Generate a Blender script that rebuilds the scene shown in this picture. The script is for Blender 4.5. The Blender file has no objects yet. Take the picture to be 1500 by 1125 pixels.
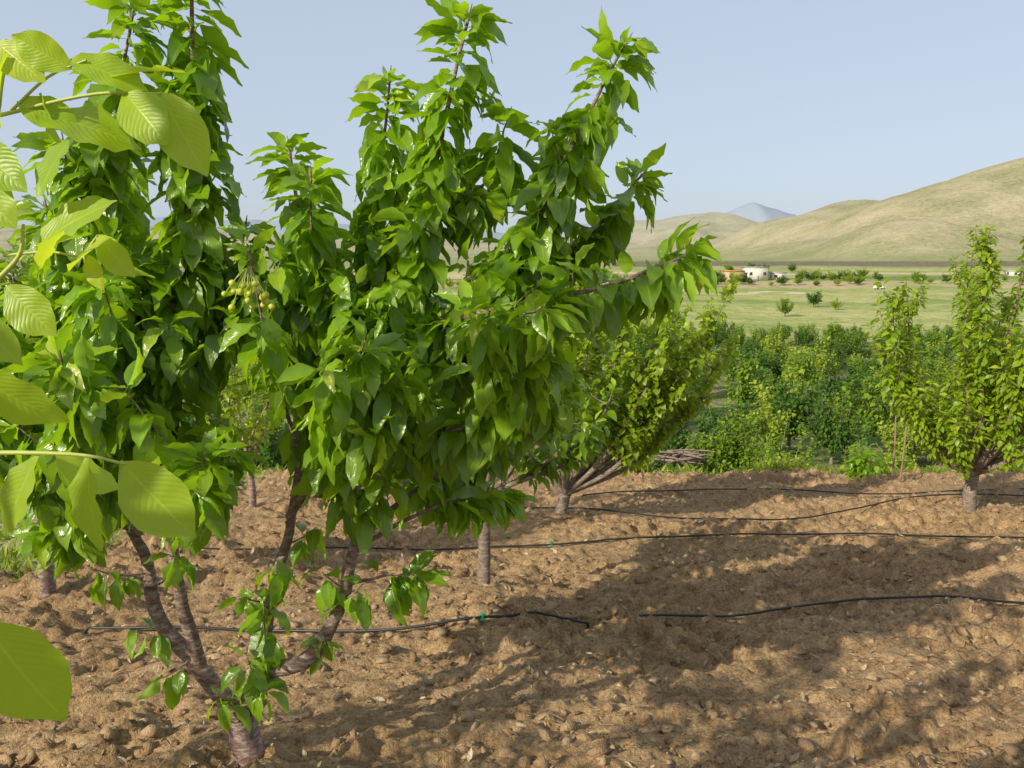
import bpy, math, numpy as np
from mathutils import Vector
rng=np.random.default_rng(7)
S=bpy.context.scene
COL=S.collection
# ------------------------------------------------------------------ noise
def _h(ix,iy,seed):
    n=(ix.astype(np.int64)*374761393+iy.astype(np.int64)*668265263+seed*974711)&0x7fffffff
    n=((n^(n>>13))*1274126177)&0x7fffffff
    return ((n^(n>>16))&0xffff)/65535.0
def vn(x,y,seed=0):
    x=np.asarray(x,float);y=np.asarray(y,float)
    ix=np.floor(x);iy=np.floor(y);fx=x-ix;fy=y-iy
    fx=fx*fx*(3-2*fx);fy=fy*fy*(3-2*fy)
    a=_h(ix,iy,seed);b=_h(ix+1,iy,seed);c=_h(ix,iy+1,seed);d=_h(ix+1,iy+1,seed)
    return (a*(1-fx)+b*fx)*(1-fy)+(c*(1-fx)+d*fx)*fy-0.5
def sstep(t):
    t=np.clip(t,0,1);return t*t*(3-2*t)
# ------------------------------------------------------------------ terrain
PY=[-60,0,11.3,13.5,20,30,40,60,80,120,150,290,350,400,450,480,9000]
PZ=[6,0,-1.70,-2.5,-6,-8,-9,-10,-10.6,-11.3,-11.5,-11,-9,-7,-5,-3.4,-3]
def crest(y,y0,yc,y1):
    return np.where(y<yc,sstep((y-y0)/(yc-y0)),1-sstep((y-yc)/(y1-yc)))
MOUNDS=[(-1.04,2.72,.55,.06),(-.25,4.75,.55,.15),(-3.1,4.8,.5,.08),(.5,7.6,.6,.1),(4.9,7.8,.7,.1),(2.3,5.2,.5,.05),(4.6,5.9,.6,.12)]
def base_h(x,y):
    z=np.interp(y,PY,PZ)*.5+.25*np.interp(y*1.05,PY,PZ)+.25*np.interp(y*.95,PY,PZ)
    h1=np.interp(x,[200,300,373,447,532,700,1000,1600],[0,22,54,82,101,128,110,60])*crest(y,470,800,1300)
    h1b=np.interp(x,[225,275,320,381,435,480,620],[0,20,46,60,73,68,40])*crest(y,560,1000,1400)
    h1c=np.interp(x,[235,270,300,330,370,420],[0,16,30,36,26,0])*crest(y,470,640,820)
    h2=np.interp(x,[-3000,-800,-300,0,100,240,312,386,452,505,700],[60,60,45,28,40,66,78,86,70,42,30])*crest(y,900,1500,2600)
    hh=np.maximum(np.maximum(np.maximum(h1,h1b),h2),h1c)
    g=(vn(x/90,y/90,3)*9+vn(x/35,y/60,4)*5+vn(x/16,y/20,5)*2.4)*np.clip(hh/35,0,1)
    z=z+hh+g
    z=z+vn(x/30,y/30,9)*1.0*np.clip((y-30)/60,0,1)
    return z
def micro(x,y):
    f=1-sstep((np.abs(y-6)-6.2)/1.5)
    m=vn(x/1.1,y/.8,11)*.11+vn(x/.45,y/.33,12)*.09
    b=1-2*np.abs(vn(x/.30+1.5*vn(x*2,y*2,33),y/.22,17))
    a=1-2*np.abs(vn(x/.17+2*vn(x*2,y*2,30),y/.14,13))
    m=m+b*b*.055+a*a*.050+(1-2*np.abs(vn(x/.08+vn(x*9,y*9,31),y/.065,14)))**2*.045+vn(x/.035,y/.03,15)*.032
    rough=.30+1.3*np.clip(vn(x/1.0,y/.6,16)+.5,0,1)
    m=(m-.075)*rough*f
    for (a0,b0,r,h) in MOUNDS:
        m=m+h*np.exp(-(((x-a0)**2+(y-b0)**2)/r**2))
    return m
def gz(x,y):
    return base_h(x,y)+micro(x,y)
def gzs(x,y): return float(gz(np.array([x],float),np.array([y],float))[0])

def mesh_obj(name,V,F,mat,uv=None,attrs=None,smooth=True,parent=None):
    V=np.ascontiguousarray(V,dtype=np.float32);F=np.ascontiguousarray(F,dtype=np.int32)
    me=bpy.data.meshes.new(name)
    me.vertices.add(len(V));me.vertices.foreach_set('co',V.ravel())
    k=F.shape[1];me.loops.add(F.size);me.loops.foreach_set('vertex_index',F.ravel())
    me.polygons.add(len(F));me.polygons.foreach_set('loop_start',np.arange(len(F),dtype=np.int32)*k)
    me.polygons.foreach_set('loop_total',np.full(len(F),k,dtype=np.int32))
    me.update(calc_edges=True)
    if uv is not None:
        l=me.uv_layers.new(name='UVMap');l.data.foreach_set('uv',np.ascontiguousarray(uv[F.ravel()],dtype=np.float32).ravel())
    for n,a in (attrs or {}).items():
        at=me.attributes.new(n,'FLOAT','POINT');at.data.foreach_set('value',np.ascontiguousarray(a,dtype=np.float32))
    if smooth: me.polygons.foreach_set('use_smooth',np.ones(len(F),dtype=bool))
    me.materials.append(mat)
    me.validate()
    o=bpy.data.objects.new(name,me);COL.objects.link(o)
    if parent: o.parent=parent
    return o
def empty(name):
    o=bpy.data.objects.new(name,None);o.empty_display_size=.2;COL.objects.link(o);return o
# ------------------------------------------------------------------ materials
class N:
    def __init__(s,name):
        s.m=bpy.data.materials.new(name);s.m.use_nodes=True;s.t=s.m.node_tree;s.n=s.t.nodes
        s.b=s.n['Principled BSDF'];s.out=s.n['Material Output']
    def new(s,t,**k):
        n=s.n.new(t)
        for a,b in k.items(): setattr(n,a,b)
        return n
    def l(s,a,b): s.t.links.new(a,b)
    def math(s,op,a,b=None,c=None,clamp=False):
        n=s.new('ShaderNodeMath',operation=op);n.use_clamp=clamp
        for i,v in enumerate((a,b,c)):
            if v is None: continue
            if isinstance(v,(int,float)): n.inputs[i].default_value=v
            else: s.l(v,n.inputs[i])
        return n.outputs[0]
    def noise(s,vec,scale,detail=4,rough=.6):
        n=s.new('ShaderNodeTexNoise');n.inputs['Scale'].default_value=scale
        n.inputs['Detail'].default_value=detail;n.inputs['Roughness'].default_value=rough
        if vec is not None: s.l(vec,n.inputs['Vector'])
        return n.outputs['Fac']
    def ramp(s,f,stops):
        r=s.new('ShaderNodeValToRGB');e=r.color_ramp.elements
        while len(e)<len(stops): e.new(.5)
        for i,(p,c) in enumerate(stops):
            e[i].position=p;e[i].color=(*c,1) if len(c)==3 else c
        s.l(f,r.inputs['Fac']);return r.outputs['Color']
    def mix(s,f,a,b):
        n=s.new('ShaderNodeMix',data_type='RGBA')
        if isinstance(f,(int,float)): n.inputs['Factor'].default_value=f
        else: s.l(f,n.inputs['Factor'])
        for i,v in ((6,a),(7,b)):
            if isinstance(v,tuple): n.inputs[i].default_value=(*v,1)
            else: s.l(v,n.inputs[i])
        return n.outputs[2]
    def bump(s,h,strength,dist):
        n=s.new('ShaderNodeBump');n.inputs['Strength'].default_value=strength;n.inputs['Distance'].default_value=dist
        s.l(h,n.inputs['Height']);return n.outputs['Normal']
def simple(name,c,rough=.7,var=.25,scale=20):
    m=N(name);g=m.new('ShaderNodeNewGeometry')
    f=m.noise(g.outputs['Position'],scale,2)
    col=m.mix(f,tuple(v*(1-var) for v in c),tuple(min(1,v*(1+var)) for v in c))
    m.l(col,m.b.inputs['Base Color']);m.b.inputs['Roughness'].default_value=rough
    return m.m
def leafmat(name,dark,light,young,trans,tmix=.35,rough=.36,spec=.5,vein=.45,freq=62,fine=True,bmp=.3):
    m=N(name)
    a=m.new('ShaderNodeAttribute',attribute_name='rnd')
    col=m.ramp(a.outputs['Fac'],[(0,dark),(.75,light),(1,young)])
    if fine:
        uv=m.new('ShaderNodeUVMap');sp=m.new('ShaderNodeSeparateXYZ');m.l(uv.outputs[0],sp.inputs[0])
        au=m.math('ABSOLUTE',m.math('SUBTRACT',sp.outputs[0],.5))
        mid=m.math('SUBTRACT',1,m.math('DIVIDE',au,.03),clamp=True)
        ve=m.math('SINE',m.math('MULTIPLY',m.math('SUBTRACT',sp.outputs[1],m.math('MULTIPLY',m.math('POWER',au,1.25),.75)),freq))
        vp=m.math('POWER',m.math('ABSOLUTE',ve),.5)
        vl=m.math('SUBTRACT',1,m.math('MULTIPLY',vp,2.6),clamp=True)
        vv=m.math('MAXIMUM',mid,m.math('MULTIPLY',vl,vein))
        c2=m.mix(m.math('MULTIPLY',vv,.5),col,tuple(min(1,v*1.5+.03) for v in light))
        g=m.new('ShaderNodeNewGeometry')
        bl=m.noise(g.outputs['Position'],45,1)
        c3=m.mix(m.math('MULTIPLY',bl,.35),c2,dark)
        back=m.mix(.45,c3,tuple(v*1.4+.02 for v in light))
        c4=m.mix(g.outputs['Backfacing'],c3,back)
        m.l(c4,m.b.inputs['Base Color'])
        rr=m.mix(g.outputs['Backfacing'],(rough,)*3,(.65,)*3);m.l(rr,m.b.inputs['Roughness'])
        m.l(m.bump(m.math('SUBTRACT',vp,m.math('MULTIPLY',mid,1.2)),bmp,.004),m.b.inputs['Normal'])
    else:
        m.l(col,m.b.inputs['Base Color']);m.b.inputs['Roughness'].default_value=rough
    m.b.inputs['Specular IOR Level'].default_value=spec
    t=m.new('ShaderNodeBsdfTranslucent')
    tc=m.mix(m.math('MULTIPLY',a.outputs['Fac'],.6),trans,tuple(min(1,v*1.5) for v in trans));m.l(tc,t.inputs['Color'])
    mx=m.new('ShaderNodeMixShader');mx.inputs[0].default_value=tmix
    m.l(m.b.outputs[0],mx.inputs[1]);m.l(t.outputs[0],mx.inputs[2]);m.l(mx.outputs[0],m.out.inputs[0])
    return m.m
M_cherry=leafmat('cherry_leaf',(.06,.130,.006),(.255,.43,.013),(.46,.55,.025),(.42,.66,.010),.36,.23,.75)
M_cherry2=leafmat('cherry_leaf_far',(.07,.14,.006),(.21,.35,.012),(.36,.45,.025),(.38,.58,.010),.34,.34,.5,fine=False)
M_apri=leafmat('apricot_leaf',(.13,.22,.010),(.28,.40,.015),(.44,.50,.03),(.48,.60,.03),.42,.42,fine=False)
M_walnut=leafmat('walnut_leaf',(.22,.37,.025),(.39,.53,.03),(.58,.56,.06),(.56,.74,.03),.42,.40,.45,.30,40,bmp=.16)
M_orch=leafmat('orchard_leaf',(.09,.17,.012),(.20,.31,.016),(.30,.40,.03),(.34,.48,.03),.33,.5,.3,fine=False)
M_orch2=leafmat('orchard_leaf_light',(.17,.24,.02),(.33,.41,.035),(.44,.48,.06),(.44,.55,.04),.33,.5,.3,fine=False)
M_orch3=leafmat('orchard_leaf_dark',(.035,.085,.012),(.085,.17,.016),(.14,.24,.02),(.16,.30,.03),.33,.5,.3,fine=False)
M_weed=leafmat('weed_leaf',(.12,.20,.02),(.26,.34,.03),(.42,.42,.08),(.34,.44,.03),.35,.5,.3,fine=False)
def bark(name,c1,c2,c3):
    m=N(name);g=m.new('ShaderNodeNewGeometry')
    mp=m.new('ShaderNodeMapping');mp.inputs['Scale'].default_value=(1,1,3.2);m.l(g.outputs['Position'],mp.inputs[0])
    f=m.noise(mp.outputs[0],22,6,.7);f2=m.noise(g.outputs['Position'],9,2)
    c=m.ramp(f,[(.3,c1),(.5,c2),(.66,c3)])
    c=m.mix(m.math('MULTIPLY',f2,.5),c,c1)
    m.l(c,m.b.inputs['Base Color']);m.b.inputs['Roughness'].default_value=.75
    m.l(m.bump(f,1.0,.016),m.b.inputs['Normal']);return m.m
M_bark=bark('cherry_bark',(.10,.055,.045),(.31,.20,.16),(.68,.58,.52))
M_bark2=bark('old_bark',(.10,.075,.055),(.27,.20,.15),(.52,.45,.37))
M_twig=simple('green_twig',(.40,.46,.10),.5)
def soil_mat():
    m=N('tilled_soil');g=m.new('ShaderNodeNewGeometry');P=g.outputs['Position']
    sp=m.new('ShaderNodeSeparateXYZ');m.l(P,sp.inputs[0]);X,Y=sp.outputs[0],sp.outputs[1]
    n1=m.noise(P,1.3,3);n2=m.noise(P,11,5,.75);n3=m.noise(P,60,4,.75)
    soil=m.ramp(m.math('ADD',m.math('MULTIPLY',n2,.5),m.math('MULTIPLY',n3,.5)),[(.35,(.115,.065,.032)),(.46,(.34,.215,.108)),(.56,(.51,.345,.185)),(.69,(.74,.57,.37))])
    soil=m.mix(m.math('MULTIPLY',m.math('SUBTRACT',n1,.45,clamp=True),1.7),soil,(.24,.14,.068))
    wob=m.math('MULTIPLY',m.math('SUBTRACT',m.noise(P,.9,4,.7),.5),3.0)
    fe=m.math('MULTIPLY',m.math('SUBTRACT',m.math('ADD',Y,wob),11.8),1.2,clamp=True)
    lf=m.math('MULTIPLY',m.math('SUBTRACT',m.math('SUBTRACT',m.math('MULTIPLY',X,-1.0),3.45),m.math('MULTIPLY',wob,.2)),2.0,clamp=True)
    lf=m.math('MULTIPLY',lf,m.math('MULTIPLY',m.math('SUBTRACT',Y,5.3),2.0,clamp=True))
    gr=m.ramp(m.math('ADD',m.math('MULTIPLY',n2,.5),m.math('MULTIPLY',n1,.5)),[(.38,(.16,.22,.05)),(.52,(.30,.34,.10)),(.64,(.52,.44,.24))])
    c=m.mix(m.math('MAXIMUM',lf,fe),soil,gr)
    m.l(c,m.b.inputs['Base Color']);m.b.inputs['Roughness'].default_value=.95;m.b.inputs['Specular IOR Level'].default_value=.12
    hb=m.math('ADD',m.math('MULTIPLY',n3,.7),m.math('MULTIPLY',n2,.9))
    m.l(m.bump(hb,1.0,.03),m.b.inputs['Normal']);return m.m
def valley_mat():
    m=N('valley_grass_and_hill');g=m.new('ShaderNodeNewGeometry');P=g.outputs['Position']
    sp=m.new('ShaderNodeSeparateXYZ');m.l(P,sp.inputs[0]);X,Y=sp.outputs[0],sp.outputs[1]
    big=m.noise(P,.018,5,.65);g2=m.noise(P,.25,5,.75)
    f=m.math('ADD',m.math('MULTIPLY',big,.5),m.math('MULTIPLY',g2,.5))
    slope=m.ramp(g2,[(.40,(.08,.12,.03)),(.5,(.16,.21,.055)),(.60,(.32,.27,.15))])
    grass=m.ramp(f,[(.40,(.23,.29,.08)),(.5,(.36,.39,.13)),(.60,(.49,.45,.21))])
    hill=m.ramp(f,[(.38,(.21,.215,.10)),(.5,(.345,.315,.18)),(.62,(.48,.40,.265))])
    sc=m.noise(P,.07,3,.6)
    spk=m.math('MULTIPLY',m.math('SUBTRACT',m.noise(P,.55,2,.5),.58,clamp=True),6,clamp=True)
    hill=m.mix(m.math('MULTIPLY',spk,m.math('MULTIPLY',sc,.9)),hill,(.15,.17,.08))
    low=m.math('SUBTRACT',1,m.math('MULTIPLY',m.math('ADD',sp.outputs[2],4),.05),clamp=True)
    hill=m.mix(m.math('MULTIPLY',low,.5),hill,(.24,.28,.10))
    fv=m.math('MULTIPLY',m.math('SUBTRACT',m.math('ADD',Y,m.math('MULTIPLY',g2,14)),118),.1,clamp=True)
    c=m.mix(fv,slope,grass)
    yy=m.math('ADD',Y,m.math('MULTIPLY',m.math('SUBTRACT',big,.5),70))
    def band(c0,w,soft=1.0):
        d=m.math('ABSOLUTE',m.math('SUBTRACT',yy,c0))
        return m.math('MULTIPLY',m.math('SUBTRACT',w,d),soft,clamp=True)
    c=m.mix(m.math('MULTIPLY',band(215,10,.2),.5),c,(.17,.24,.06))
    c=m.mix(band(258,2.6),c,(.60,.50,.34))
    c=m.mix(m.math('MULTIPLY',band(312,14,.3),.8),c,(.50,.38,.24))
    c=m.mix(m.math('MULTIPLY',band(352,9,.3),.8),c,(.14,.20,.06))
    c=m.mix(band(388,8,.5),c,(.56,.45,.30))
    c=m.mix(m.math('MULTIPLY',band(418,8,.5),.8),c,(.28,.31,.12))
    fh=m.math('MULTIPLY',m.math('SUBTRACT',Y,430),.03,clamp=True)
    c=m.mix(fh,c,hill)
    haze_f=m.math('MULTIPLY',m.math('SUBTRACT',Y,850),.0012,clamp=True)
    c=m.mix(m.math('MULTIPLY',haze_f,.65),c,(.38,.38,.34))  # aerial haze painted in: far hills fade to pale grey
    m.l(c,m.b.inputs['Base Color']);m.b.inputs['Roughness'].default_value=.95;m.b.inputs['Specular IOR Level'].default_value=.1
    m.l(m.bump(m.math('ADD',g2,sc),.8,2.2),m.b.inputs['Normal']);return m.m
M_soil=soil_mat();M_val=valley_mat()
# ------------------------------------------------------------------ ground sheet
def geo(a,b,s0,s1):
    out=[a];
    while out[-1]<b:
        t=(out[-1]-a)/(b-a);out.append(out[-1]+s0+(s1-s0)*t)
    return out[:-1] if out[-1]>b else out
ys=np.array(sorted(set(np.round(np.concatenate([np.arange(-50,1.8,.8),geo(1.8,12.6,.014,.042),geo(12.7,45,.3,1),geo(46,450,2,8),geo(452,1600,9,14),geo(1620,9000,60,600)]),4))))
xr=np.concatenate([geo(7.7,40,.2,2),geo(42,200,2,6),geo(206,1100,9,16),geo(1120,9000,60,700)])
xs=np.array(sorted(set(np.round(np.concatenate([-xr,np.arange(-7.6,7.6,.026),xr]),4))))
XX,YY=np.meshgrid(xs,ys)
ZZ=gz(XX,YY)
nx,ny=len(xs),len(ys)
V=np.stack([XX.ravel(),YY.ravel(),ZZ.ravel()],1)
i=np.arange(nx*ny).reshape(ny,nx)
F=np.stack([i[:-1,:-1].ravel(),i[:-1,1:].ravel(),i[1:,1:].ravel(),i[1:,:-1].ravel()],1)
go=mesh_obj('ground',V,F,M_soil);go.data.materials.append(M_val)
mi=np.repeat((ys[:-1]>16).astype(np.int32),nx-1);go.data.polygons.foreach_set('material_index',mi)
# ------------------------------------------------------------------ tubes
def catmull(pts,n=6):
    P=np.array(pts,float);Q=np.vstack([2*P[0]-P[1],P,2*P[-1]-P[-2]]);out=[]
    for k in range(1,len(Q)-2):
        for t in np.linspace(0,1,n,endpoint=False):
            out.append(.5*((2*Q[k])+(-Q[k-1]+Q[k+1])*t+(2*Q[k-1]-5*Q[k]+4*Q[k+1]-Q[k+2])*t*t+(-Q[k-1]+3*Q[k]-3*Q[k+1]+Q[k+2])*t**3))
    out.append(Q[-2]);return np.array(out)
class Tubes:
    def __init__(s): s.V=[];s.F=[];s.n=0
    def add(s,P,R,sides=8,rough=0.0):
        P=np.asarray(P,float);R=np.asarray(R,float)
        T=np.gradient(P,axis=0);T/=np.linalg.norm(T,axis=1)[:,None]+1e-9
        ref=np.array([0.31,.17,.93]);A=np.cross(T,ref);bad=np.linalg.norm(A,axis=1)<.15
        A[bad]=np.cross(T[bad],np.array([1,0,0.]));A/=np.linalg.norm(A,axis=1)[:,None];B=np.cross(T,A)
        th=np.arange(sides)*2*np.pi/sides
        rr=R[:,None]*(1+rough*(rng.random((len(P),sides))-.5))
        ring=P[:,None,:]+rr[:,:,None]*(np.cos(th)[None,:,None]*A[:,None,:]+np.sin(th)[None,:,None]*B[:,None,:])
        s.V.append(ring.reshape(-1,3))
        k=np.arange(len(P)-1)[:,None]*sides;j=np.arange(sides)[None,:];j2=(j+1)%sides
        s.F.append(np.stack([k+j,k+j2,k+sides+j2,k+sides+j],-1).reshape(-1,4)+s.n);s.n+=len(P)*sides
    def obj(s,name,mat,parent=None): return mesh_obj(name,np.vstack(s.V),np.vstack(s.F),mat,parent=parent)
# ------------------------------------------------------------------ leaves
def leaf_template(nl=7,W=.46,fold=.25,droop=.3,wave=.02,tip=1.0,pet=.2,half=2,peak=.8,twist=0.0):
    ss=np.linspace(0,1,nl+1);rows=[];uv=[]
    xs_=np.linspace(-1,1,2*half+1)
    if pet>0:
        for q in (-pet,-.01):
            for x in xs_: rows.append((x*.012,q,0));uv.append((.5,.0))
    for k,s_ in enumerate(ss):
        w=.5*W*max(0.02,math.sin(math.pi*min(1,s_**peak*.985+.012)))**tip*(1-.3*(s_>.86))
        for x in xs_:
            z=fold*abs(x)*w-droop*s_*s_+wave*math.sin(s_*19+(2 if x>0 else 0))*abs(x)+twist*x*w*s_
            yy=s_*(1-.30*droop*s_)
            rows.append((x*w,yy,z));uv.append((.5+x*.5,s_))
    R=len(rows)//(2*half+1);m=2*half+1;F=[]
    for r in range(R-1):
        for c in range(m-1): F.append((r*m+c,r*m+c+1,(r+1)*m+c+1,(r+1)*m+c))
    return np.array(rows),np.array(F),np.array(uv)
def cherry_T(lod=0):
    if lod==0: return [leaf_template(9,w,f,d,v,.85,.2,1,.80,tw) for (w,f,d,v,tw) in [(.42,.35,.25,.03,.3),(.46,.25,.45,.035,-.4),(.38,.6,.12,.03,.2),(.44,.3,.65,.04,.5),(.42,.5,.35,.02,-.6),(.40,.8,.5,.04,.1),(.45,.2,.05,.03,-.2)]]
    if lod==1: return [leaf_template(5,w,f,d,.02,.9,.12,1,.82) for (w,f,d) in [(.44,.3,.25),(.48,.2,.45),(.40,.5,.1)]]
    return [leaf_template(3,w,f,d,0,.8,0,1,.9) for (w,f,d) in [(.62,.3,.2),(.7,.4,.4)]]
def nrm(a): return a/(np.linalg.norm(a,axis=-1,keepdims=True)+1e-9)
class Leaves:
    def __init__(s,T): s.T=T;s.p=[];s.d=[];s.n=[];s.s=[];s.r=[]
    def add(s,p,d,n,sz,r): s.p.append(np.atleast_2d(p));s.d.append(np.atleast_2d(d));s.n.append(np.atleast_2d(n));s.s.append(np.atleast_1d(sz));s.r.append(np.atleast_1d(r))
    def count(s): return sum(len(a) for a in s.p)
    def obj(s,name,mat,parent=None,jit=.25):
        p=np.vstack(s.p);d=nrm(np.vstack(s.d));n=np.vstack(s.n);sz=np.concatenate(s.s);r=np.concatenate(s.r)
        n=nrm(n+rng.normal(0,jit,n.shape));n=nrm(n-d*(n*d).sum(1)[:,None]);x=np.cross(d,n)
        k=rng.integers(0,len(s.T),len(p));VV=[];FF=[];UU=[];RR=[];off=0
        for t,(tv,tf,tu) in enumerate(s.T):
            q=np.where(k==t)[0]
            if not len(q): continue
            wv=rng.uniform(.85,1.15,len(q))
            v=p[q][:,None,:]+sz[q][:,None,None]*(tv[None,:,0:1]*wv[:,None,None]*x[q][:,None,:]+tv[None,:,1:2]*d[q][:,None,:]+tv[None,:,2:3]*n[q][:,None,:])
            VV.append(v.reshape(-1,3));FF.append((tf[None]+(np.arange(len(q))*len(tv))[:,None,None]).reshape(-1,4)+off);off+=len(q)*len(tv)
            UU.append(np.tile(tu,(len(q),1)));RR.append(np.repeat(r[q],len(tv)))
        return mesh_obj(name,np.vstack(VV),np.vstack(FF),mat,uv=np.vstack(UU),attrs={'rnd':np.concatenate(RR)},parent=parent)
UP=np.array([0,0,1.])
def plume(L,P,a=0.,b=1.,space=.012,size=.13,droop=(.35,1.2),young=True,offs=.2,rb=0.,crown=0):
    seg=np.linalg.norm(np.diff(P,axis=0),axis=1);s=np.concatenate([[0],np.cumsum(seg)]);tot=s[-1]
    n=max(3,int((b-a)*tot/space));q=np.linspace(a,b,n)*tot+rng.normal(0,space,n)
    if crown: q=np.concatenate([q,tot*(1-rng.random(crown)*.05)]);n=len(q)
    q=np.clip(q,0,tot)
    pos=np.stack([np.interp(q,s,P[:,i]) for i in range(3)],1)
    T=nrm(np.gradient(P,axis=0));tan=nrm(np.stack([np.interp(q,s,T[:,i]) for i in range(3)],1))
    ang=np.arange(n)*2.39996+rng.normal(0,.5,n)+rng.random()*6
    A=nrm(np.cross(tan,np.array([.3,.2,.93])));B=np.cross(tan,A)
    out=np.cos(ang)[:,None]*A+np.sin(ang)[:,None]*B
    tipf=sstep((q/tot-.86)/.14)
    dr=rng.uniform(droop[0],droop[1],n)*(1-.5*tipf)
    d=nrm(out+tan*(.25+.6*tipf)[:,None]-UP*dr[:,None]+rng.normal(0,.14,(n,3)))
    nn=UP*.8+out*.5+tan*.25
    sz=size*rng.uniform(.62,1.18,n)*(1-.2*tipf)
    pos=pos+d*(sz*offs)[:,None]
    r=np.clip(rng.beta(2,2.2,n)*.85+(.30*tipf if young else 0)+rb,0,1)
    L.add(pos,d,nn,sz,r)
def shoot_pts(p0,d0,length,lift=.5,n=6,wob=.05):
    d=nrm(np.array(d0,float));P=[np.array(p0,float)]
    for k in range(n):
        d=nrm(d+UP*lift/n+rng.normal(0,wob,3));P.append(P[-1]+d*length/n)
    return np.array(P)

# ------------------------------------------------------------------ main cherry tree
ct=empty('cherry_tree');tb=Tubes();L=Leaves(cherry_T(0))
fork=(-1.06,2.71,-.17)
limbs=[
 ([(-1.03,2.70,-.50),(-1.02,2.70,-.38),(-1.05,2.71,-.26),fork],.062,.048,None),
 ([fork,(-1.20,2.70,.04),(-1.34,2.70,.27),(-1.38,2.75,.46),(-1.48,2.8,.62),(-1.60,2.85,1.05),(-1.72,2.9,1.78)],.036,.006,.5),
 ([(-1.20,2.70,.03),(-1.225,2.65,.36),(-1.21,2.6,.60),(-1.13,2.58,1.3),(-1.04,2.56,1.95),(-1.0,2.56,2.50)],.027,.005,.42),
 ([fork,(-.99,2.70,.02),(-.91,2.75,.38),(-.86,2.8,.60),(-.78,2.9,1.25),(-.85,3.0,2.00)],.034,.006,.52),
 ([(-1.0,2.70,.0),(-.93,2.66,.05),(-.74,2.6,.15),(-.62,2.6,.36),(-.56,2.6,.56),(-.47,2.65,.92),(-.37,2.7,1.35),(-.25,2.7,1.9),(-.13,2.7,2.38)],.036,.005,.50),
 ([(-.50,2.64,.85),(-.25,2.6,1.15),(-.03,2.6,1.48),(.2,2.6,1.95),(.37,2.6,2.27)],.018,.004,.15),
 ([(-.37,2.7,1.32),(-.08,2.5,1.42),(.28,2.42,1.50),(.55,2.4,1.61)],.014,.004,.1),
 ([(-.25,2.62,1.15),(.10,2.8,1.50),(.32,2.84,1.72),(.47,2.85,1.90)],.013,.004,.1),
 ([(-.86,2.8,.58),(-.62,2.85,1.1),(-.51,2.85,1.65),(-.43,2.8,2.20)],.018,.004,.3),
 ([(-.56,2.62,.60),(-.30,2.8,.78),(-.08,2.9,.92),(.20,3.0,1.14)],.013,.004,.25),
 ([(-1.42,2.78,.55),(-1.66,2.6,.80),(-1.76,2.5,1.42)],.016,.004,.2),
 ([(-1.50,2.8,.65),(-1.52,3.0,1.3),(-1.50,3.0,2.05)],.015,.004,.2),
 ([(-1.21,2.6,.62),(-1.30,2.5,1.2),(-1.32,2.5,1.75),(-1.16,2.5,2.36)],.016,.004,.2),
 ([(-1.21,2.6,.60),(-1.05,2.4,.80),(-.92,2.2,1.0)],.010,.003,.5),
 ([(-.86,2.78,.62),(-.62,2.5,.95),(-.44,2.22,1.34)],.012,.003,.4),
 ([(-.56,2.6,.56),(-.35,2.65,.66),(-.15,2.8,.70),(-.02,2.9,.66)],.009,.003,.5),
 ([(-.60,2.6,.42),(-.45,2.6,.46),(-.36,2.6,.46)],.006,.003,.55),
 ([(-.47,2.65,.95),(-.15,2.45,1.05),(.08,2.38,1.30)],.012,.003,.1),
 ([(-1.48,2.8,.62),(-1.40,2.4,.95),(-1.32,2.2,1.3)],.011,.003,.3),
 ([(-1.48,2.8,.62),(-1.62,2.75,.62),(-1.70,2.65,.60)],.008,.003,.3),
 ([(-.25,2.7,1.75),(-.10,2.75,1.85),(-.02,2.7,2.05)],.007,.003,.1),
 ([(-.80,2.9,1.15),(-.70,2.7,1.45),(-.66,2.6,1.85)],.010,.003,.1),
 ([(-1.14,2.58,1.2),(-.98,2.7,1.45),(-.93,2.7,1.70)],.009,.003,.1),
 ([(-.03,2.6,1.48),(.12,2.75,1.75),(.20,2.8,2.0)],.009,.003,.1),
 ([(-1.62,2.85,1.1),(-1.45,2.6,1.5),(-1.42,2.5,1.95)],.009,.003,.1),
]
curves=[]
for pts,r0,r1,lf in limbs:
    P=catmull(pts,7);n=len(P)
    if lf is not None: P=P+np.cumsum(rng.normal(0,.0014,P.shape),axis=0)
    R=np.linspace(r0,r1,n)
    if lf is None: R=R*np.linspace(1.25,1,n)
    tb.add(P,R,10,.18)
    if lf is not None:
        curves.append((P,lf));plume(L,P,lf,1.,.0103,.158,(.5,1.7),crown=9)
        plume(L,P,max(lf,.62),1.,.0100,.148,(.35,1.5),rb=.1)
for P,lf in curves:
    n=len(P);k0=int(lf*n);ln=np.sum(np.linalg.norm(np.diff(P[k0:],axis=0),axis=1))
    for q in range(int(ln/.095)):
        k=rng.integers(k0,max(k0+1,int(n*.84)));T=nrm(P[min(k+1,n-1)]-P[k-1])
        d=rng.normal(0,1,3);d[2]*=.3;d=nrm(d-T*(d@T))+T*.55+UP*.15
        h=P[k][2];l=rng.uniform(.14,.34)*(1.1 if h<1.45 else .38)
        if h<.8: l*=.6
        if h<.70: continue
        if h>1.5 and rng.random()<.3: continue
        if h<1.1 and d[0]>.3: l*=.6
        Q=shoot_pts(P[k],d,l,.5,5)
        tb.add(Q,np.linspace(.005,.002,len(Q)),5);plume(L,Q,.1,1,.0130,.143,(.5,1.7),crown=5)
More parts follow.
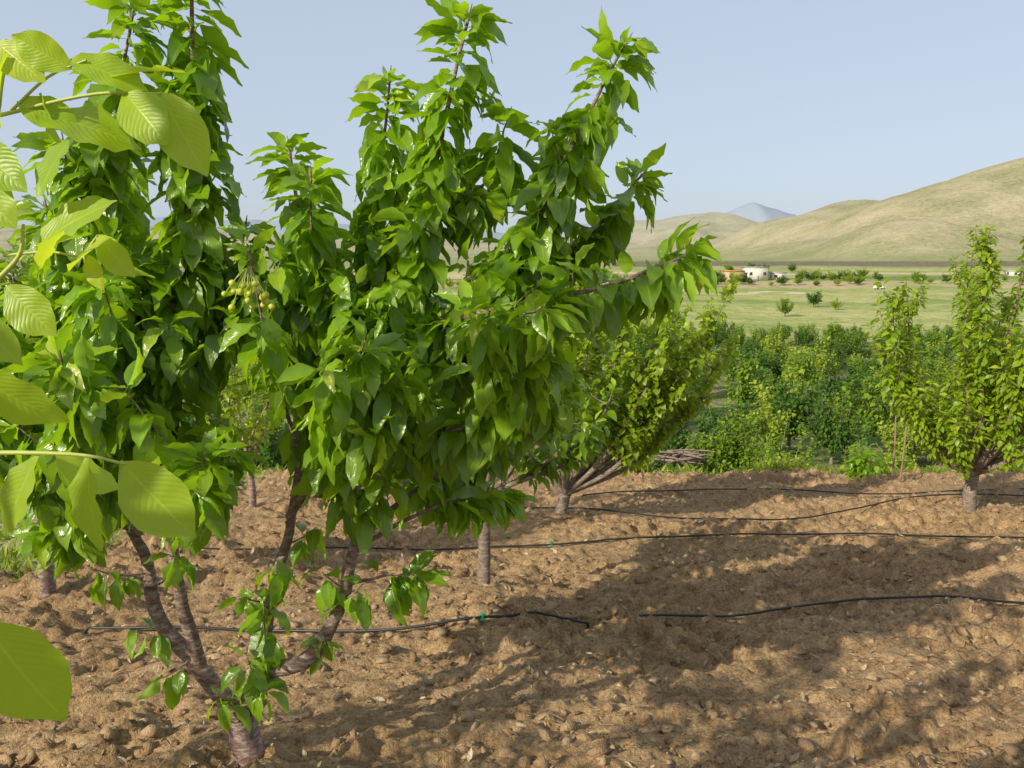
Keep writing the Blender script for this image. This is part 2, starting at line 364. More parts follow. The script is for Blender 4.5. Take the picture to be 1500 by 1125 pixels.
for (p,d,l) in [((-1.30,2.7,.2),(-.5,-.3,-.1),.12),((-1.04,2.66,-.08),(-.3,-.5,.3),.12),((-.98,2.66,.03),(.1,-.5,.4),.2),((-.93,2.66,.1),(.1,-.4,.9),.26),
                ((-.95,2.62,.02),(.2,-.5,.0),.12),((-1.2,2.6,.12),(-.3,-.3,-.3),.1),((-.9,2.7,.35),(.2,-.3,.5),.2),((-.92,2.7,.30),(-.2,-.4,.2),.16),((-.62,2.58,.36),(.3,-.2,.3),.16),
                ((-.7,2.6,.18),(.2,-.4,.4),.12),((-1.21,2.6,.55),(.2,-.5,.0),.12),((-.60,2.6,.4),(-.4,-.2,.3),.12),((-.86,2.8,.5),(.4,-.2,.2),.16),((-1.38,2.7,.42),(-.3,-.5,.1),.2)]:
    Q=shoot_pts(p,d,l,.4,4);tb.add(Q,np.linspace(.004,.002,len(Q)),5);plume(L,Q,.25,1,.011,.115,(.7,1.8),False)
for P,lf in curves: tb.add(np.array([P[-1],P[-1]+nrm(P[-1]-P[-3])*.03,P[-1]+nrm(P[-1]-P[-3])*.05]),[.004,.003,.001],5)
tb.obj('trunk_and_limbs',M_bark,ct);L.obj('foliage',M_cherry,ct,.36)
def spheres(name,centers,rad,mat,parent,seg=8):
    th=np.linspace(0,np.pi,seg);ph=np.arange(seg*2)*np.pi/seg;tv=np.array([(math.sin(a)*math.cos(b),math.sin(a)*math.sin(b),math.cos(a)) for a in th for b in ph])
    m=seg*2;tf=np.array([(r*m+c,(r+1)*m+c,(r+1)*m+(c+1)%m,r*m+(c+1)%m) for r in range(seg-1) for c in range(m)])
    V=[];F=[]
    for k,c in enumerate(centers):V.append(tv*rad[k]+c);F.append(tf+k*len(tv))
    return mesh_obj(name,np.vstack(V),np.vstack(F),mat,parent=parent)
cc=np.vstack([np.array([-.73,2.10,1.505])+rng.normal(0,1,(15,3))*np.array([.028,.018,.028]),np.array([-.69,2.13,1.46])+rng.normal(0,1,(6,3))*np.array([.02,.015,.015])])
spheres('unripe_cherries',cc,rng.uniform(.008,.0105,21),simple('unripe_cherry',(.46,.52,.05),.3),ct)
st=Tubes()
for c in cc: st.add(np.array([c,(c+np.array([-.73,2.12,1.56]))/2+[0,0,.01],[-.73,2.13,1.57]]),[.0012]*3,4)
st.obj('cherry_stalks',M_twig,ct)
Q=catmull([(-.80,2.75,.9),(-.78,2.45,1.25),(-.74,2.2,1.54),(-.73,2.13,1.63)],5);tt=Tubes();tt.add(Q,np.linspace(.008,.003,len(Q)),6);tt.obj('fruiting_twig',M_bark,ct)
LL=Leaves(cherry_T(0));plume(LL,Q,.3,.72,.012,.12);plume(LL,Q,.94,1.,.006,.10,(-.3,.2));LL.obj('fruiting_twig_leaves',M_cherry,ct)

# ------------------------------------------------------------------ generic fruit tree
def fruit_tree(name,base,H,spread,nl,mat,Ts,barkm,size,space,trunk_h,tr,sub=6,sublen=.45,aspect=1.,lean=(0,0),lift=.7,droop=(.0,.9),dist_leaf=.25,sides=8,upr=.4,extra=()):
    par=empty(name);tb=Tubes();L=Leaves(Ts)
    x,y=base;z=gzs(x,y)
    b=np.array([x,y,z-.06]);f=b+np.array([lean[0]*.2,lean[1]*.2,trunk_h+.06])
    P=catmull([b,(b+f)/2+rng.normal(0,.015,3),f],5);tb.add(P,np.linspace(tr*1.25,tr,len(P)),10,.12)
    ends=[]
    for k in range(nl):
        a=(k+rng.uniform(-.25,.25))*2*np.pi/nl+.4
        hh=(H-trunk_h)*rng.uniform(.68,1.02);rr=spread*rng.uniform(.55,1.)
        if k%3==0: rr*=upr
        ends.append(np.array([math.cos(a)*rr,math.sin(a)*rr*aspect,hh]))
    for e in extra: ends.append(np.array(e,float))
    for e in ends:
        o=e*np.array([1,1,0]);hh=e[2]
        pts=[f,f+o*.42+UP*hh*.26,f+o*.78+UP*hh*.62,f+o+UP*hh]
        pts=[np.array(p)+rng.normal(0,.04,3)*(i>0) for i,p in enumerate(pts)]
        P=catmull(pts,6);tb.add(P,np.linspace(tr*.6,.004,len(P)),sides,.1);plume(L,P,dist_leaf,1,space,size,droop,crown=5)
        n=len(P)
        for q in range(sub):
            j=rng.integers(int(n*dist_leaf),n-1);T=nrm(P[j]-P[j-1]);d=rng.normal(0,1,3);d[2]=abs(d[2])*.4;d=nrm(d)+T*.4
            l=sublen*rng.uniform(.5,1.2)*(1-.4*j/n);Q=shoot_pts(P[j],d,l,lift,5,.08)
            tb.add(Q,np.linspace(.006,.002,len(Q)),4);plume(L,Q,.1,1,space,size,droop,crown=3)
    tb.obj('trunk_and_limbs',barkm,par);L.obj('foliage',mat,par,.35);return par
T1=cherry_T(1);TA=[leaf_template(4,w,f,d,.01,.8,.2,1,.78) for (w,f,d) in [(.70,.3,.2),(.76,.2,.4),(.64,.5,.1)]]
fruit_tree('cherry_tree',(-.19,4.8),1.8,.8,7,M_cherry2,T1,M_bark2,.10,.013,.62,.036,sub=6,sublen=.32,dist_leaf=.35,extra=[(.85,-.1,.75),(.7,-.3,.5)])
fruit_tree('cherry_tree',(-3.12,4.8),2.7,1.1,8,M_cherry2,T1,M_bark,.12,.012,.75,.042,sub=9,sublen=.55,dist_leaf=.3)
fruit_tree('cherry_tree',(-3.0,8.4),2.4,1.2,7,M_apri,T1,M_bark,.11,.015,.5,.035,sub=7,sublen=.5)
fruit_tree('apricot_tree',(.50,7.6),2.45,1.3,12,M_apri,TA,M_bark2,.085,.0115,.18,.055,sub=13,sublen=.50,lean=(.3,0),dist_leaf=.38,extra=[(1.6,-.1,2.15),(1.3,-.3,1.75),(1.15,-.5,1.35),(1.7,.3,1.6),(.5,-.5,2.0),(.9,-.2,2.1),(1.4,0,1.15),(1.0,-.4,1.7)])
fruit_tree('almond_tree',(4.9,7.8),2.8,1.0,12,M_apri,T1,M_bark2,.092,.0120,.38,.06,sub=13,sublen=.5,lift=1.5,dist_leaf=.32,extra=[(-1.15,-.2,1.3),(-.95,-.4,.85),(.9,-.4,1.1),(-1.0,.1,1.8),(.3,-.8,.8),(0,-.7,1.4),(-.35,-.5,2.3),(.45,-.3,2.5),(-.6,-.6,.7)])
fruit_tree('cherry_tree',(-3.2,.3),2.2,.8,7,M_cherry2,T1,M_bark,.12,.02,.4,.035,sub=5,sublen=.4)
fruit_tree('cherry_tree',(-1.4,-2.5),2.9,.9,6,M_cherry2,T1,M_bark,.12,.020,.5,.035,sub=5,sublen=.3)
fruit_tree('cherry_tree',(1.3,-2.0),2.9,.9,6,M_cherry2,T1,M_bark,.12,.020,.5,.035,sub=5,sublen=.3)

# ------------------------------------------------------------------ walnut (near left)
wn=empty('walnut_tree');wt=Tubes();WT=[leaf_template(10,w,f,d,.025,.72,.03,2,.98,tw) for (w,f,d,tw) in [(.54,.18,.14,.2),(.58,.12,.22,-.2),(.48,.28,.18,.1)]]
WL=Leaves(WT)
tk=catmull([(-1.75,.1,gzs(-1.75,.1)-.05),(-1.72,.15,.6),(-1.6,.25,1.2),(-1.65,.0,2.1),(-1.7,-.3,3.1)],6);wt.add(tk,np.linspace(.07,.02,len(tk)),10,.1)
br1=catmull([(-1.62,.25,1.1),(-1.15,.7,1.35),(-.85,.95,1.46),(-.72,1.0,1.51),(-.66,1.0,1.58)],6);wt.add(br1[:-3],np.linspace(.018,.005,len(br1)-3),7)
br2=catmull([(-1.6,.2,1.5),(-1.05,.75,1.70),(-.80,.98,1.70),(-.72,1.0,1.72)],6);wt.add(br2,np.linspace(.016,.005,len(br2)),7)
for k in range(9):
    p0=tk[rng.integers(12,len(tk)-1)];a=rng.uniform(3.3,5.2);Q=shoot_pts(p0,(math.cos(a),math.sin(a),.6),rng.uniform(.6,1.0),.5,6);wt.add(Q,np.linspace(.02,.005,len(Q)),6)
wt.obj('trunk_and_limbs',M_bark2,wn)
green=Tubes()
WLf=[((-.575,1.0,1.33),(-.575,.97,1.205),.45),((-.644,1.0,1.33),(-.700,.98,1.232),.4),((-.529,1.0,1.322),(-.435,.97,1.228),.5),
 ((-.63,1.02,1.33),(-.59,1.08,1.255),.15),((-.74,1.02,1.45),(-.645,1.05,1.35),.35),((-.705,.95,1.115),(-.614,.93,.970),.5),
 ((-.612,1.0,1.615),(-.512,.98,1.675),.3),((-.60,.98,1.585),(-.565,.96,1.635),.95),((-.565,.98,1.58),(-.505,.95,1.63),.9),
 ((-.525,.98,1.625),(-.480,.96,1.575),.8),((-.54,.98,1.60),(-.52,.96,1.56),.85),((-.66,1.0,1.56),(-.60,.98,1.50),.4),
 ((-.485,1.0,1.80),(-.425,.95,1.745),.6),((-.44,1.0,1.80),(-.385,.97,1.705),.5),((-.60,1.0,1.775),(-.48,1.02,1.76),.5),
 ((-.555,1.0,1.75),(-.60,.97,1.68),.3),((-.645,1.0,1.76),(-.635,.98,1.845),.8),((-.68,1.0,1.74),(-.61,.96,1.685),.35),
 ((-.55,1.0,1.83),(-.61,.98,1.865),.7),((-.62,1.0,1.79),(-.55,1.0,1.765),.55),((-.55,1.0,1.84),(-.46,1.0,1.815),.6),((-.64,1.0,1.86),(-.58,.98,1.815),.75),
 ((-.70,1.0,1.70),(-.63,.97,1.64),.45),((-.72,1.02,1.60),(-.66,.98,1.66),.4),((-.66,1.0,1.80),(-.69,.97,1.87),.7),((-.50,1.0,1.82),(-.43,1.04,1.85),.6),((-.70,.98,1.52),(-.63,.96,1.47),.3),
 ((-.52,1.0,1.79),(-.50,1.03,1.72),.3),((-.59,1.0,1.80),(-.60,1.05,1.72),.3)]
for a,b_,r in WLf:
    a=np.array(a);b_=np.array(b_);d=b_-a;l=np.linalg.norm(d)
    WL.add(a,d/l,np.array([-.45,-.65,.6])+rng.normal(0,.30,3),l*1.06,np.clip(r+rng.normal(0,.12),0,1))
for P,r0 in (([(-.66,1.0,1.60),(-.60,1.0,1.605),(-.55,.98,1.60),(-.525,.98,1.625)],.002),([(-.74,1.0,1.70),(-.68,1.0,1.76),(-.62,1.0,1.78),(-.52,1.0,1.80),(-.44,1.0,1.80)],.003),([(-1.62,.25,1.0),(-1.0,.85,1.28),(-.80,.97,1.33),(-.72,1.0,1.335),(-.64,1.0,1.336),(-.575,1.,1.332),(-.525,1.0,1.32)],.006),
          ([(-.63,1.0,1.78),(-.58,1.0,1.82),(-.53,1.0,1.84)],.002),([(-.72,1.0,1.51),(-.68,1.0,1.56),(-.64,1.0,1.60),(-.63,1.0,1.64)],.005),([(-.72,1.0,1.68),(-.66,1.0,1.75),(-.64,1.0,1.81),(-.63,1.0,1.84)],.005),
          ([(-1.6,.3,.8),(-1.1,.75,1.02),(-.80,.93,1.11),(-.70,.95,1.117)],.005)):
    Q=catmull(P,5);green.add(Q,np.linspace(r0,min(.0018,r0*.7),len(Q)),6)
el=math.radians(30);az=math.atan2(-.74,-.67)
SD=np.array([math.sin(az)*math.cos(el),math.cos(az)*math.cos(el),math.sin(el)])
sun_gap=np.array([-.58,1.0,1.62])
for k in range(420):
    c=np.array([-1.75,-.35,2.45])+rng.normal(0,1,3)*np.array([.60,.62,.66])
    if c[0]>-.80*max(c[1],0.15)-.42: continue
    ax=rng.normal(0,1,3);ax[2]*=.3;ax=nrm(ax)*.3
    if (c+ax)[0]>-.80*max((c+ax)[1],.15)-.42: continue
    w_=c+ax*.5-sun_gap
    if np.linalg.norm(w_-SD*(w_@SD))<.52: continue      # leaves left out along the sun line to light the near leaflets
    for t in np.linspace(.2,1,4):
        for sgn in (-1,1):
            sd=np.cross(nrm(ax),UP)*sgn;WL.add(c+ax*t,sd+nrm(ax)*.5-UP*.3,UP+rng.normal(0,.2,3),rng.uniform(.09,.13),rng.random()*.7)
    green.add(np.array([c,c+ax*.5,c+ax]),[.002]*3,4)
green.obj('leaf_stalks',M_twig,wn);WL.obj('foliage',M_walnut,wn,.08)

# ------------------------------------------------------------------ irrigation hoses
M_hose=simple('black_polyethylene',(.018,.018,.02),.45)
def hose(pts,name='irrigation_hose'):
    t=Tubes();P=catmull([(x,y,0) for x,y in pts],22);P[:,0]+=vn(P[:,0]*1.7,P[:,1],51)*.03;P[:,1]+=vn(P[:,0]*1.3,P[:,1]*.5,50)*.10
    z=np.max([base_h(P[:,0],P[:,1]+e)+micro(P[:,0],P[:,1]+e) for e in (-.03,0,.03)],axis=0)
    k=7;zm=np.array([z[max(0,i-k):i+k+1].max() for i in range(len(z))])
    zs=np.convolve(np.pad(zm*.6+z*.4,5,mode='edge'),np.ones(11)/11,'valid');P[:,2]=zs+.006
    P[0,2]-=.06;P[-1,2]-=.06
    t.add(P,np.full(len(P),.0085),8);return t.obj(name,M_hose)
hose([(-2.62,4.36),(-1.68,4.30),(-1.02,4.22),(-.2,4.14),(.2,4.28),(.48,4.45)])
hose([(.76,4.53),(1.56,4.66),(2.5,4.76),(3.35,4.72),(4.6,4.8),(6.5,4.7)])
hose([(-3.0,6.3),(-1.0,6.45),(.3,6.42),(1.6,6.62),(3.2,6.78),(4.9,6.55),(7,6.7)])
hose([(-.4,8.0),(.8,7.95),(1.9,7.7),(3.0,7.8),(5.2,8.4),(7.4,8.8)])
hose([(.8,8.9),(2.4,9.4),(4.6,9.2),(7.2,9.6)])
M_clip=simple('green_plastic',(.02,.28,.12),.4)
for (x,y) in [(-.17,4.14),(.35,6.44)]:
    p=empty('drip_emitter');t=Tubes();z=gzs(x,y)+.03
    t.add(np.array([(x,y,z-.02),(x,y,z+.03),(x+.004,y,z+.045)]),[.006,.006,.004],8);t.add(np.array([(x-.018,y,z+.032),(x,y,z+.036),(x+.018,y,z+.032)]),[.006,.009,.006],8)
    t.add(np.array([(x-.012,y,z),(x+.012,y,z)]),[.013,.013],10);t.obj('emitter_body',M_clip,p)

# ------------------------------------------------------------------ clods, stones, litter
import bmesh
def rock_tpl(sub):
    bm=bmesh.new();bmesh.ops.create_icosphere(bm,subdivisions=sub,radius=1);v=np.array([x.co[:] for x in bm.verts]);f=np.array([[q.index for q in x.verts] for x in bm.faces]);bm.free();return v,f
def scatter_rocks(name,n,smin,smax,sub,mat,yr=(1.9,12.2),pw=3.0,jj=.5,sink=-.1):
    v,f=rock_tpl(sub)
    y=yr[0]+(yr[1]-yr[0])*rng.random(n)**1.6;x=(rng.random(n)*2-1)*(.72*y+.4)
    dens=vn(x/.8,y/.5,77)+vn(x/.25,y/.2,78)*.8+.4;keep=rng.random(n)<(.12+dens);x,y=x[keep],y[keep];n=len(x)
    z=gz(x,y);s=smin+(smax-smin)*rng.random(n)**pw
    sc=rng.uniform(.5,1.6,(n,1,3))*s[:,None,None];sc[:,:,2]*=.7
    jit=1+jj*(rng.random((n,len(v),1))-.5)*2
    a=rng.random(n)*6.28;c,sn=np.cos(a),np.sin(a);vv=v[None]*jit*sc
    X=vv[:,:,0]*c[:,None]-vv[:,:,1]*sn[:,None];Y=vv[:,:,0]*sn[:,None]+vv[:,:,1]*c[:,None]
    W=np.stack([X+x[:,None],Y+y[:,None],vv[:,:,2]+(z+s*sink)[:,None]],-1)
    Fa=(f[None]+(np.arange(n)*len(v))[:,None,None]).reshape(-1,3)
    return mesh_obj(name,W.reshape(-1,3),Fa,mat,attrs={'rnd':np.repeat(rng.random(n),len(v))},smooth=False)
def rockmat(name,st,alt=(.24,.145,.075)):
    m=N(name);a=m.new('ShaderNodeAttribute',attribute_name='rnd');c=m.ramp(a.outputs['Fac'],st)
    g=m.new('ShaderNodeNewGeometry');f=m.noise(g.outputs['Position'],90,3);c=m.mix(m.math('MULTIPLY',f,.8),c,alt)
    m.l(c,m.b.inputs['Base Color']);m.b.inputs['Roughness'].default_value=.95;m.l(m.bump(f,1,.012),m.b.inputs['Normal']);return m.m
M_clod=rockmat('soil_clod',[(0,(.24,.145,.072)),(.5,(.42,.28,.15)),(1,(.60,.43,.26))])
M_stone=rockmat('field_stone',[(0,(.24,.17,.12)),(.7,(.38,.29,.21)),(1,(.52,.43,.34))])
scatter_rocks('soil_clods',34000,.003,.032,1,M_clod,pw=3.4,jj=.65)
scatter_rocks('field_stones',50,.008,.024,2,M_stone,jj=.12)
LT=Leaves([leaf_template(3,.5,.5,-.4,.03,1,0,1,.9),leaf_template(3,.3,.9,-.2,.0,1,0,1,.9),leaf_template(2,.07,0,.1,0,.3,0,1,1),leaf_template(2,.05,0,.2,0,.3,0,1,1)])
n=8500;y=2+10*rng.random(n)**1.6;x=(rng.random(n)*2-1)*(.72*y+.4);kp=rng.random(n)<(.10+1.3*np.clip(vn(x/.7,y/.35,88)+.45,0,1)**2);x,y=x[kp],y[kp];n=len(x)
a=rng.random(n)*6.28;LT.add(np.stack([x,y,gz(x,y)+.010],1),np.stack([np.cos(a),np.sin(a),rng.normal(0,.2,n)],1),np.tile(UP,(n,1)),rng.uniform(.012,.055,n),rng.random(n))
M_lit=rockmat('dry_litter',[(0,(.30,.20,.11)),(.6,(.54,.41,.25)),(1,(.74,.62,.43))],(.36,.25,.15))
LT.obj('dry_leaf_litter',M_lit,None,.35)

# ------------------------------------------------------------------ grass & weeds
def weeds(name,xy,hgt,blades,mat,w=.05,spread=.5):
    W=Leaves([leaf_template(3,w*1.6,.3,.5,0,.6,0,1,.8),leaf_template(3,w*2.6,.3,.3,0,.7,0,1,.8)])
    xy=np.repeat(xy,blades,axis=0)+rng.normal(0,1,(len(xy)*blades,2))*hgt*.35;n=len(xy)
    z=gz(xy[:,0],xy[:,1])-.01;d=rng.normal(0,spread,(n,3));d[:,2]=1
    W.add(np.column_stack([xy,z]),d,rng.normal(0,1,(n,3)),hgt*rng.uniform(.5,1.2,n),rng.random(n));return W.obj(name,mat,None,.1)
q=rng.random((1300,2))*np.array([7.5,6.5])+np.array([-11,5.4]);q=q[q[:,0]<-3.45-.1*(q[:,1]-6)+rng.normal(0,.15,len(q))]
weeds('grass_strip',q,.12,16,M_weed,.06)
q=np.column_stack([(rng.random(1300)*2-1)*14,11.3+rng.random(1300)**1.3*5]);weeds('field_edge_grass',q,.18,12,M_weed,.07)
q=np.array([(1.35,5.6),(-3.0,5.0),(3.5,9.8),(2.0,6.1),(3.2,8.8),(.9,9.9)]);weeds('weeds',np.repeat(q,3,axis=0)+rng.normal(0,.05,(18,2)),.07,3,M_weed,.08,.7)

def shrub(name,x,y,h,r,n,mat,size=.08):
    par=empty(name);L=Leaves(T1 if size>.1 else TA);t=Tubes();z=gzs(x,y);c=np.array([x,y,z])
    for k in range(n):
        a=rng.random()*6.28;rr=r*rng.random()**.6;hh=h*rng.uniform(.5,1.05)*(1-.35*(rr/r)**2)
        P=catmull([c,c+np.array([math.cos(a)*rr*.5,math.sin(a)*rr*.5,hh*.45]),c+np.array([math.cos(a)*rr,math.sin(a)*rr,hh])]+[],5)
        t.add(P,np.linspace(.012,.003,len(P)),5);plume(L,P,.2,1,size*.24,size,(-.1,.8))
        for j in range(4):
            Q=shoot_pts(P[rng.integers(3,len(P)-1)],rng.normal(0,1,3)+UP*.5,h*.35,.5,4);plume(L,Q,0,1,size*.24,size,(-.1,.8))
    t.obj('stems',M_bark2,par);L.obj('leaves',mat,par)
for (x,y,h,r,n) in [(2.0,12.5,1.0,.5,12),(3.25,12.4,1.0,.45,12),(3.95,12.6,1.3,.5,13),(4.6,12.2,.5,.35,9),(6.3,12.3,.7,.45,10),(.7,12.7,1.2,.7,12),(7.6,12.5,1.2,.7,12),(9,12.6,1.2,.8,12),(-.6,12.5,1.1,.8,10),(-2.4,12.4,1.2,.9,10),(-5,12.2,1.3,.9,10)]:
    shrub('shrub',x,y,h,r,n,M_orch2 if rng.random()<.6 else M_orch,.07)
shrub('cherry_sapling',5.15,11.0,.60,.34,10,M_cherry,.15)
M_wood=bark('weathered_stake',(.16,.10,.06),(.36,.25,.16),(.5,.38,.26))
for (x,y,h,l) in [(5.45,10.5,.95,-.03),(5.58,10.55,.92,.03)]:
    t=Tubes();z=gzs(x,y);P=catmull([(x,y,z-.1),(x+l*.5+.01,y,z+h*.5),(x+l,y,z+h)],5);t.add(P,np.linspace(.016,.009,len(P)),7,.15);t.obj('wooden_stake',M_wood)
p=empty('brush_pile');t=Tubes()
for k in range(45):
    a=rng.normal(0,.35);l=rng.uniform(.25,.6);c=np.array([2.72+rng.normal(0,.16),11.95+rng.normal(0,.12),0]);c[2]=gzs(c[0],c[1])+.30+rng.uniform(0,.16)
    d=np.array([math.cos(a),math.sin(a),rng.normal(0,.12)])*l*.5;t.add(np.array([c-d,c+rng.normal(0,.02,3),c+d]),[.012,.014,.008],5,.2)
t.obj('branches',simple('dry_brush',(.26,.20,.15),.9,.4),p)

# ------------------------------------------------------------------ valley orchard (instanced meshes)
orch=empty('orchard_tree_mass')
def make_var(vi,mat,leaf,space,nb,sub,H=2.4,R=1.35):
    L=Leaves(cherry_T(2));t=Tubes();b=np.zeros(3);f=np.array([0,0,.45]);t.add(np.array([b-UP*.3,b,f]),[.09,.08,.06],6)
    for k in range(nb):
        a=k*2.4+rng.normal(0,.3);rr=R*math.sqrt((k+.5)/nb)*rng.uniform(.7,1.15);hh=rng.uniform(.65,1.1)*H*(1-.45*(rr/R)**2)
        P=catmull([f,f+np.array([math.cos(a)*rr*.6,math.sin(a)*rr*.6,hh*.4]),f+np.array([math.cos(a)*rr,math.sin(a)*rr,hh])],5)
        t.add(P,np.linspace(.03,.006,len(P)),4);plume(L,P,.2,1,space,leaf,(-.2,.9))
        for q in range(sub):
            Q=shoot_pts(P[rng.integers(3,len(P)-1)],rng.normal(0,1,3)+UP*.3,rng.uniform(.3,.55),.7,4);plume(L,Q,0,1,space,leaf,(-.2,.9))
    o1=t.obj('v%d_trunk'%vi,M_bark2);o2=L.obj('v%d_crown'%vi,mat)
    r=(o1.data,o2.data)
    for o in (o1,o2): bpy.data.objects.remove(o)
    return r
mats=[M_orch3,M_orch,M_orch2,M_orch3,M_orch2]
near_v=[make_var(k,mats[k],.115,.023,13,9,2.5,1.35) for k in range(5)]
far_v=[make_var(k+5,mats[k],.22,.043,13,7,2.7,1.35) for k in range(5)]
def put(vs,xx,yy,z,sx,sz):
    a=rng.random()*6.28
    for me in vs:
        o=bpy.data.objects.new('row_tree',me);o.location=(xx,yy,z);o.rotation_euler=(0,0,a);o.scale=(sx,sx,sz);o.parent=orch;COL.objects.link(o)
Yr=14.8
while Yr<114:
    sp=3.3 if Yr<60 else 3.5
    x=-.72*Yr-3+rng.random()*2
    while x<.76*Yr+3:
        xx=x+rng.normal(0,.6);yy=Yr+rng.normal(0,.8);x+=sp*rng.uniform(.7,1.3)*(1.6 if x<-.1*Yr and Yr>40 else 1)
        if rng.random()<.10: continue
        pv=vn(np.array([xx/14]),np.array([yy/8]),60)[0]
        vi=int(np.clip((pv+.5)*4.8+rng.normal(0,1.1),0,4))
        if 84<Yr: vi=0 if rng.random()<.6 else 1
        s=rng.uniform(.65,1.5)*(1.0 if Yr>22 else .8)
        if Yr>100: s=min(s,1.05)
        put((near_v if Yr<36 else far_v)[vi],xx,yy,gzs(xx,yy),s*1.05,s*rng.uniform(.85,1.12))
    Yr+=(4.4 if Yr<60 else 5.0)*(1.35 if 40<Yr<46 or 66<Yr<71 else 1)
for (x0,y0,w,dp,n) in [(62,334,26,5,18),(138,336,26,4,18),(92,356,60,4,34),(175,328,40,5,12),(60,306,35,8,20),(84,318,26,3,8),(-60,300,160,40,50),(215,262,40,3,8),(-120,200,120,40,30),(125,310,24,3,8),(110,402,60,3,20),(75,190,60,20,5)]:
    for k in range(n):
        xx=x0+rng.normal(0,w*.5);yy=y0+rng.normal(0,dp*.5);s=rng.uniform(.7,1.7);put(far_v[rng.integers(0,4)],xx,yy,gzs(xx,yy),s*1.3,s)

# ------------------------------------------------------------------ buildings, embankment road, car
def boxes(name,lst,mat,parent=None):
    V=[];F=[]
    for (cx,cy,cz,sx,sy,sz) in lst:
        o=len(V)
        for dx in (-1,1):
            for dy in (-1,1):
                for dz in (-1,1): V.append((cx+dx*sx/2,cy+dy*sy/2,cz+dz*sz/2))
        F+=[(o,o+1,o+3,o+2),(o+4,o+6,o+7,o+5),(o,o+4,o+5,o+1),(o+2,o+3,o+7,o+6),(o,o+2,o+6,o+4),(o+1,o+5,o+7,o+3)]
    return mesh_obj(name,np.array(V,float),np.array(F),mat,smooth=False,parent=parent)
M_wall=simple('cream_plaster',(.66,.60,.50),.9,.1,2);M_brick=simple('tan_brick',(.50,.33,.22),.9,.2,3);M_roofo=simple('orange_roof',(.55,.22,.09),.8,.2,2)
M_roofg=simple('grey_roof',(.42,.42,.42),.7,.1,2);M_glass=simple('dark_window',(.04,.05,.06),.2,.1,2);M_door=simple('metal_door',(.25,.30,.36),.5,.1,2)
def house(name,x,y,w,d,h,wall,roof):
    p=empty(name);z=gzs(x,y)-.3
    boxes('walls',[(x,y,z+h/2,w,d,h)],wall,p);boxes('roof',[(x,y,z+h+.15,w+.7,d+.7,.3)],roof,p)
    nw=max(2,int(w/3));wx=[x-w/2+w*(k+.5)/nw for k in range(nw)]
    boxes('windows',[(a,y-d/2-.02,z+h*.58,1.3,.08,1.2) for k,a in enumerate(wx) if k!=nw//2]+[(x-w/2-.02,y,z+h*.58,.08,1.3,1.2)],M_glass,p)
    boxes('door',[(wx[nw//2],y-d/2-.03,z+1.3,1.1,.08,2.2)],M_door,p)
    boxes('sills',[(a,y-d/2-.08,z+h*.58-.68,1.5,.2,.1) for k,a in enumerate(wx) if k!=nw//2],roof,p)
house('plaster_house',107,338,9,8,6.0,M_wall,M_roofg);house('brick_house',97,336,8,6,4.8,M_brick,M_roofo);house('farm_shed',76,338,11,6,4,M_wall,M_roofo);house('farm_shed',86,341,6,5,3.2,M_brick,M_roofg);house('farm_shed',118,341,6,5,3.4,M_wall,M_roofg);house('farm_shed',240,365,8,5,2.6,M_wall,M_roofg)
M_asph=simple('asphalt',(.055,.055,.06),.9,.2,1);M_emb=simple('embankment_soil',(.13,.11,.08),.95,.3,.4);M_rail=simple('galvanised_rail',(.12,.12,.13),.5,.1,1)
xr_=np.linspace(60,1200,220);yc=452+12*np.sin(xr_/210.)
zt=base_h(xr_,yc);zt=np.convolve(np.pad(zt,20,mode='edge'),np.ones(41)/41,'valid')+1.9
er=empty('embankment_road')
def strip(prof,name,mat):
    V=np.array([[(x,y+a,z+b) for a,b in prof] for x,y,z in zip(xr_,yc,zt)]);k=len(prof);n=len(xr_);V=V.reshape(-1,3)
    F=np.array([(r*k+c,(r+1)*k+c,(r+1)*k+c+1,r*k+c+1) for r in range(n-1) for c in range(k-1)]);return mesh_obj(name,V,F,mat,smooth=False,parent=er)
strip([(-7,-4.5),(-5.0,-.02),(5.0,-.02),(7,-4.5)],'embankment',M_emb);strip([(-4.2,.03),(4.2,.03)],'carriageway',M_asph);strip([(-4.05,.06),(-3.9,.06)],'edge_line',simple('white_line',(.7,.7,.68)))
strip([(-4.75,.45),(-4.7,.6),(-4.75,.8)],'guard_rail',M_rail)
boxes('rail_posts',[(x,y-4.6,z+.35,.12,.12,.75) for x,y,z in zip(xr_,yc,zt)],M_rail,er)
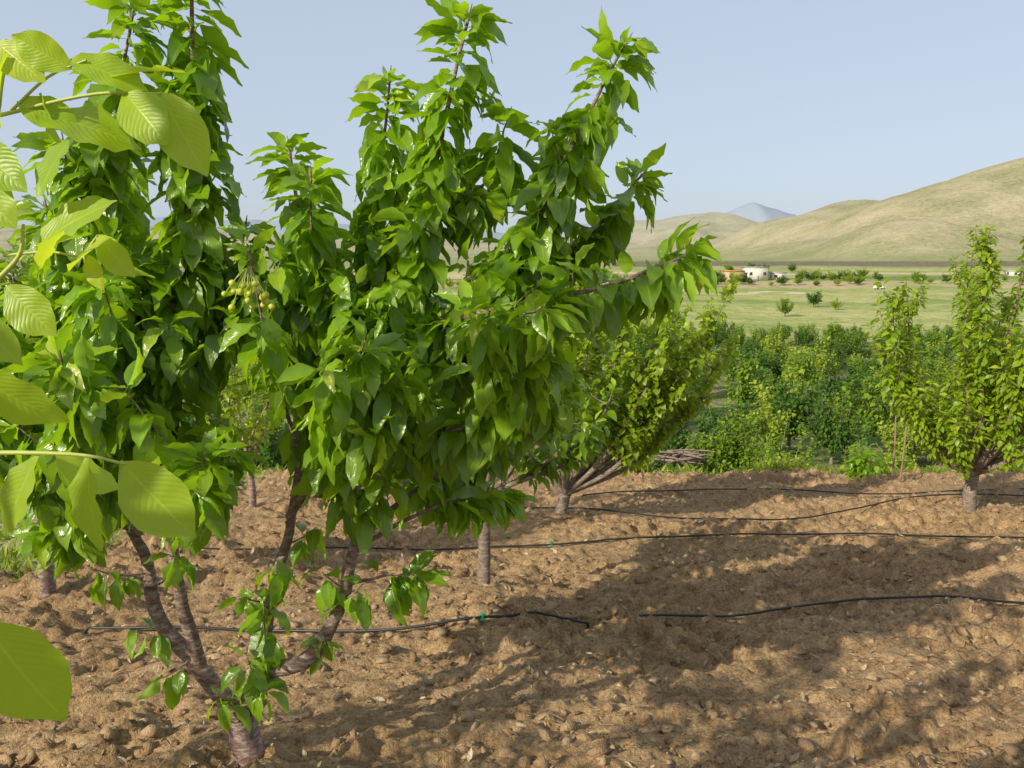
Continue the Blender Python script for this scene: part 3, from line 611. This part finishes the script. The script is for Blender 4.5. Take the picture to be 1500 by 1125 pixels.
def car(name,x,y,ang,body):
    p=empty(name);z=gzs(x,y)+.05
    pr=[(-2.2,.35),(-2.2,.85),(-1.9,1.0),(-1.5,1.45),(.35,1.45),(1.05,.95),(2.05,.8),(2.2,.5),(2.2,.35)]
    bm=bmesh.new();A=[bm.verts.new((a,-.85 if b<1.1 else -.7,b)) for a,b in pr];B=[bm.verts.new((a,.85 if b<1.1 else .7,b)) for a,b in pr]
    bm.faces.new(A);bm.faces.new(B[::-1])
    for i in range(len(pr)): j=(i+1)%len(pr);bm.faces.new((A[i],B[i],B[j],A[j]))
    bmesh.ops.recalc_face_normals(bm,faces=bm.faces);bmesh.ops.bevel(bm,geom=bm.edges[:],offset=.05,segments=2,affect='EDGES')
    me=bpy.data.meshes.new('body');bm.to_mesh(me);bm.free();me.materials.append(body);o=bpy.data.objects.new('body',me);COL.objects.link(o);o.parent=p
    boxes('windows',[(-.55,-.80,1.18,1.6,.04,.3),(-.55,.80,1.18,1.6,.04,.3)],M_glass,p)
    t=Tubes()
    for a in (-1.35,1.35):
        for b in (-.8,.8): t.add(np.array([(a,b-.12,.33),(a,b-.11,.33),(a,b+.11,.33),(a,b+.12,.33)]),[.02,.33,.33,.02],14)
    t.obj('wheels',M_hose,p);p.location=(x,y,z);p.rotation_euler=(0,0,ang)
car('parked_car',138,287,.15,simple('white_car_paint',(.8,.8,.8),.3,.03))

# ------------------------------------------------------------------ distant mountains
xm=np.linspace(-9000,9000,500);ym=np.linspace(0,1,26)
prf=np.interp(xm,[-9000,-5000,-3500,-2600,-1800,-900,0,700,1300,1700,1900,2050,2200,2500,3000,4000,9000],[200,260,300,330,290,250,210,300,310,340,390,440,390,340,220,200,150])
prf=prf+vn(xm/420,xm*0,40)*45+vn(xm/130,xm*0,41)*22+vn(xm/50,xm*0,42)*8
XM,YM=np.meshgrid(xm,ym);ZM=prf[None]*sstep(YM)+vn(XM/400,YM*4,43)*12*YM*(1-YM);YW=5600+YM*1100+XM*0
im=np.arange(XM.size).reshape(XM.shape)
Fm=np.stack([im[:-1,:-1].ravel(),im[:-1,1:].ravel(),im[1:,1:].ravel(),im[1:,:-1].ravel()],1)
mesh_obj('distant_mountains',np.stack([XM.ravel(),YW.ravel(),ZM.ravel()-5],1),Fm,simple('rock_haze_tint',(.26,.305,.37),1,.03,.002))  # aerial haze put into the base colour as pale blue-grey

# ------------------------------------------------------------------ light, sky, camera
sd=Vector(SD)
ld=bpy.data.lights.new('sun','SUN');ld.energy=5.0;ld.angle=math.radians(.5);ld.color=(1,.92,.74)
lo=bpy.data.objects.new('sun',ld);lo.rotation_euler=sd.to_track_quat('Z','Y').to_euler();COL.objects.link(lo)
w=bpy.data.worlds.new('World');S.world=w;w.use_nodes=True;nt=w.node_tree
sk=nt.nodes.new('ShaderNodeTexSky');sk.sky_type='NISHITA';sk.sun_disc=False;sk.sun_elevation=el;sk.sun_rotation=az
sk.air_density=1.0;sk.dust_density=5;sk.ozone_density=1.4;sk.altitude=1000
mx=nt.nodes.new('ShaderNodeMix');mx.data_type='RGBA';mx.inputs['Factor'].default_value=.60;mx.inputs[7].default_value=(5.6,6.2,7.2,1)
nt.links.new(sk.outputs[0],mx.inputs[6]);nt.links.new(mx.outputs[2],nt.nodes['Background'].inputs[0]);nt.nodes['Background'].inputs[1].default_value=.127
cd=bpy.data.cameras.new('camera');cd.sensor_width=36;cd.lens=26.7;cd.clip_start=.05;cd.clip_end=20000
co=bpy.data.objects.new('camera',cd);co.location=(0,0,1.6);co.rotation_euler=(math.radians(90-9.6),0,0);COL.objects.link(co);S.camera=co
S.view_settings.view_transform='Standard';S.view_settings.look='None';S.view_settings.exposure=0
